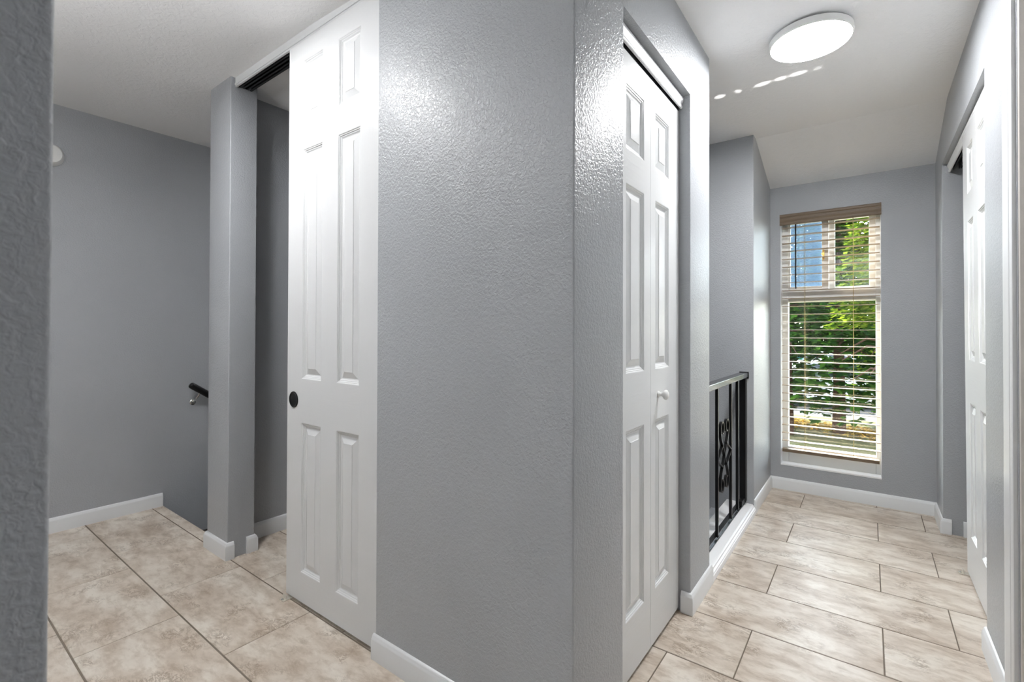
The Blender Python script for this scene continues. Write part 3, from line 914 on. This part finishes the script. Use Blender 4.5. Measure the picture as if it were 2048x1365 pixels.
def conifer(loc, h, rad, n, seed, leafm, label, low=0.12, trunk=0.16, bare=0.0, lean=0.0, size=1.0):
    rng = random.Random(seed)
    r = empty('conifer_tree', loc, label, 'tree', 'conifers outside the window')
    b = MB()
    segs = 8
    b.tube([(lean*k/segs, 0, h*k/segs*0.98) for k in range(segs+1)], trunk, 12, radii=[trunk*(1.15-0.95*k/segs) for k in range(segs+1)])
    for k in range(26):
        z = h*(bare+(1-bare)*rng.random()*0.9); a = rng.uniform(0, 2*PI); L = rad*(1-z/h)*0.7+0.25
        b.tube([(lean*z/h, 0, z), (lean*z/h+math.cos(a)*L*0.5, math.sin(a)*L*0.5, z+0.05), (lean*z/h+math.cos(a)*L, math.sin(a)*L, z-0.2)], 0.02, 6, radii=[0.028, 0.018, 0.006])
    b.build('trunk', BARK, r, smooth=True)
    b = MB()
    for _ in range(n):
        z = h*(low+(1-low)*rng.random()**1.15); R = rad*(1-z/h)**0.75+0.12
        a = rng.uniform(0, 2*PI); q = R*math.sqrt(rng.uniform(0.10, 1))
        c = Vector((lean*z/h+math.cos(a)*q, math.sin(a)*q, z-0.22*q))
        o = Vector((math.cos(a+rng.gauss(0, 0.5)), math.sin(a+rng.gauss(0, 0.5)), rng.uniform(-0.55, 0.15))).normalized()
        L = rng.uniform(0.08, 0.20)*size
        s = o.cross(Vector((0, 0, 1))).normalized()
        s = (s+Vector((0, 0, rng.uniform(-0.5, 0.5)))).normalized()
        # a spray: central leaf and two side leaflets
        for (dd, w_, l_) in ((o, 0.22, 1.0), ((o+s*0.8).normalized(), 0.20, 0.7), ((o-s*0.8).normalized(), 0.20, 0.7)):
            t_ = dd.cross(s.cross(o)).normalized()*L*w_
            tip = c+dd*L*l_; mid = c+dd*L*l_*0.5-Vector((0, 0, 0.01))
            b.add([c, mid+t_, tip, mid-t_], [(0, 1, 2, 3)])
    b.build('foliage', leafm, r, recalc=False)
    return r
conifer((-1.58, 12.6, GZ), 6.6, 1.7, 1500, 11, LEAF_D, 'tall conifer with a thick bare brown trunk, left of the view', low=0.36, trunk=0.19, bare=0.25, size=1.2)
conifer((0.32, 9.2, GZ), 5.6, 1.15, 3800, 12, LEAF_B, 'bright yellow-green conifer close to the window', low=0.46, trunk=0.08, bare=0.3, size=0.8)
conifer((-0.55, 13.4, GZ), 6.2, 1.75, 5200, 13, LEAF_D, 'dark conifer in the middle of the view', low=0.14, trunk=0.12, bare=0.2, size=1.5)
conifer((1.30, 15.2, GZ), 6.4, 1.8, 4200, 14, LEAF_B, 'yellowish conifer behind the leaf strip on the right', low=0.16, trunk=0.13, bare=0.2, size=1.2)
conifer((-3.9, 15.9, GZ), 6.8, 1.9, 4200, 15, LEAF_D, 'dark conifer behind the bare trunk', low=0.10, trunk=0.15, bare=0.2, size=1.2)
k_ = 0
for (x, y, hh, m__, lab) in ((-11.0, 37, 10, LEAF_D, 'distant dark conifer at the left of the tree line'), (-7.6, 34, 9.5, LEAF_B, 'distant yellowish conifer, second from left in the tree line'),
                   (-4.4, 37, 10.5, LEAF_D, 'distant tall dark conifer in the tree line, behind the parked cars'), (-1.4, 33.5, 9.5, LEAF_D, 'distant dark conifer in the tree line above the white cars'),
                   (1.9, 37, 10, LEAF_B, 'distant bright conifer at the right of the tree line'), (5.2, 35, 9.5, LEAF_D, 'distant dark conifer at the far right of the tree line')):
    k_ += 1
    conifer((x, y, GZ), hh, 3.3, 8000, 40+k_, m__, lab, low=0.02, trunk=0.2, size=2.9)

def car(loc, rz, paint_m, label):
    r = empty('car', loc, label, 'car', 'parked cars outside', None, rz)
    L = 4.4; W = 1.76
    side = [(-2.2, 0.32), (-2.22, 0.62), (-2.12, 0.86), (-1.65, 0.94), (-1.05, 1.36), (-0.6, 1.46), (0.35, 1.46), (0.75, 1.34), (1.30, 0.98), (1.95, 0.86), (2.20, 0.66), (2.22, 0.34), (1.78, 0.24)]
    for cx in (1.35, -1.35):
        for q in range(7):
            a = PI*q/6 if False else q*PI/6
            side.append((cx+0.36*math.cos(a), 0.30+0.36*math.sin(a))) if True else None
    side = side[:13] + [(1.35+0.37*math.cos(PI*q/6), 0.28+0.37*math.sin(PI*q/6)) for q in range(7)] + [(-1.35+0.37*math.cos(PI*q/6), 0.28+0.37*math.sin(PI*q/6)) for q in range(7)] + [(-1.78, 0.24)]
    b = MB(); n = len(side)
    def wy(z): return W/2*(1.0 if z < 0.95 else 1.0-0.26*(z-0.95)/0.51)
    b.add([(x, -wy(z), z) for x, z in side]+[(x, wy(z), z) for x, z in side], [(k, (k+1) % n, n+(k+1) % n, n+k) for k in range(n)]+[tuple(range(n)), tuple(range(n, 2*n))[::-1]])
    b.build('body', paint_m, r, smooth=True, angle=35)
    def wpoly(pts, name):
        m = len(pts)
        for s in (1, -1):
            b = MB()
            b.add([(x, s*(wy(z)+0.004), z) for x, z in pts]+[(x, s*(wy(z)-0.01), z) for x, z in pts], [tuple(range(m)), tuple(range(m, 2*m))]+[(k, (k+1) % m, m+(k+1) % m, m+k) for k in range(m)])
            b.build(name, CARG, r)
    wpoly([(-1.42, 0.98), (-0.98, 1.32), (-0.12, 1.40), (-0.12, 0.98)], 'side_window')
    wpoly([(-0.04, 0.98), (-0.04, 1.40), (0.35, 1.40), (0.68, 1.28), (1.10, 0.98)], 'side_window')
    b = MB()
    b.add([(0.78, -0.62, 1.335), (0.78, 0.62, 1.335), (1.31, 0.78, 0.985), (1.31, -0.78, 0.985)], [(0, 1, 2, 3)])
    b.build('windscreen', CARG, r)
    for cx in (1.35, -1.35):
        for s in (1, -1):
            b = MB().lathe([(0.18, 0), (0.30, 0.0), (0.32, 0.03), (0.32, 0.17), (0.30, 0.20), (0.18, 0.20)], (cx, s*0.70-0.1, 0.32), (0, 1, 0), 24)
            wv = b.build('wheel', TYRE, r, smooth=True, angle=40)
            MB().lathe([(0.0, -0.102), (0.17, -0.102), (0.19, -0.09), (0.19, 0.09), (0.17, 0.102), (0.0, 0.102)], (cx, s*0.70, 0.32), (0, 1, 0), 20).build('hubcap', HUB, wv, smooth=True, angle=40)
    return r
car((-0.85, 18.6, GZ-0.02), 0.25, CARW, 'white car parked nearest to the lawn')
car((-2.9, 22.2, GZ-0.02), 0.1, CART, 'teal car parked behind the bare trunk')
car((-1.3, 25.2, GZ-0.02), 0.0, CARW, 'white car parked in the second row, seen above the nearest white one')
car((2.5, 28.4, GZ-0.02), 0.0, CARB, 'blue car parked at the right end of the rear row')

# ------------------------------------------------------------------ spot lights added in place of reflected sun, for the ceiling glints
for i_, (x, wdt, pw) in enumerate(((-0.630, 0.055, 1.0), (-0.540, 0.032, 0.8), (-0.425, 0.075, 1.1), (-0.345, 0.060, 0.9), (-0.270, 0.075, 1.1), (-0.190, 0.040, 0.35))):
    ld = bpy.data.lights.new('glint_spot', 'SPOT')
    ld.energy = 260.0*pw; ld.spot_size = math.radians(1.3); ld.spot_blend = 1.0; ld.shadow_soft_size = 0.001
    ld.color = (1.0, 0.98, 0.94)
    o = bpy.data.objects.new('glint_spot', ld)
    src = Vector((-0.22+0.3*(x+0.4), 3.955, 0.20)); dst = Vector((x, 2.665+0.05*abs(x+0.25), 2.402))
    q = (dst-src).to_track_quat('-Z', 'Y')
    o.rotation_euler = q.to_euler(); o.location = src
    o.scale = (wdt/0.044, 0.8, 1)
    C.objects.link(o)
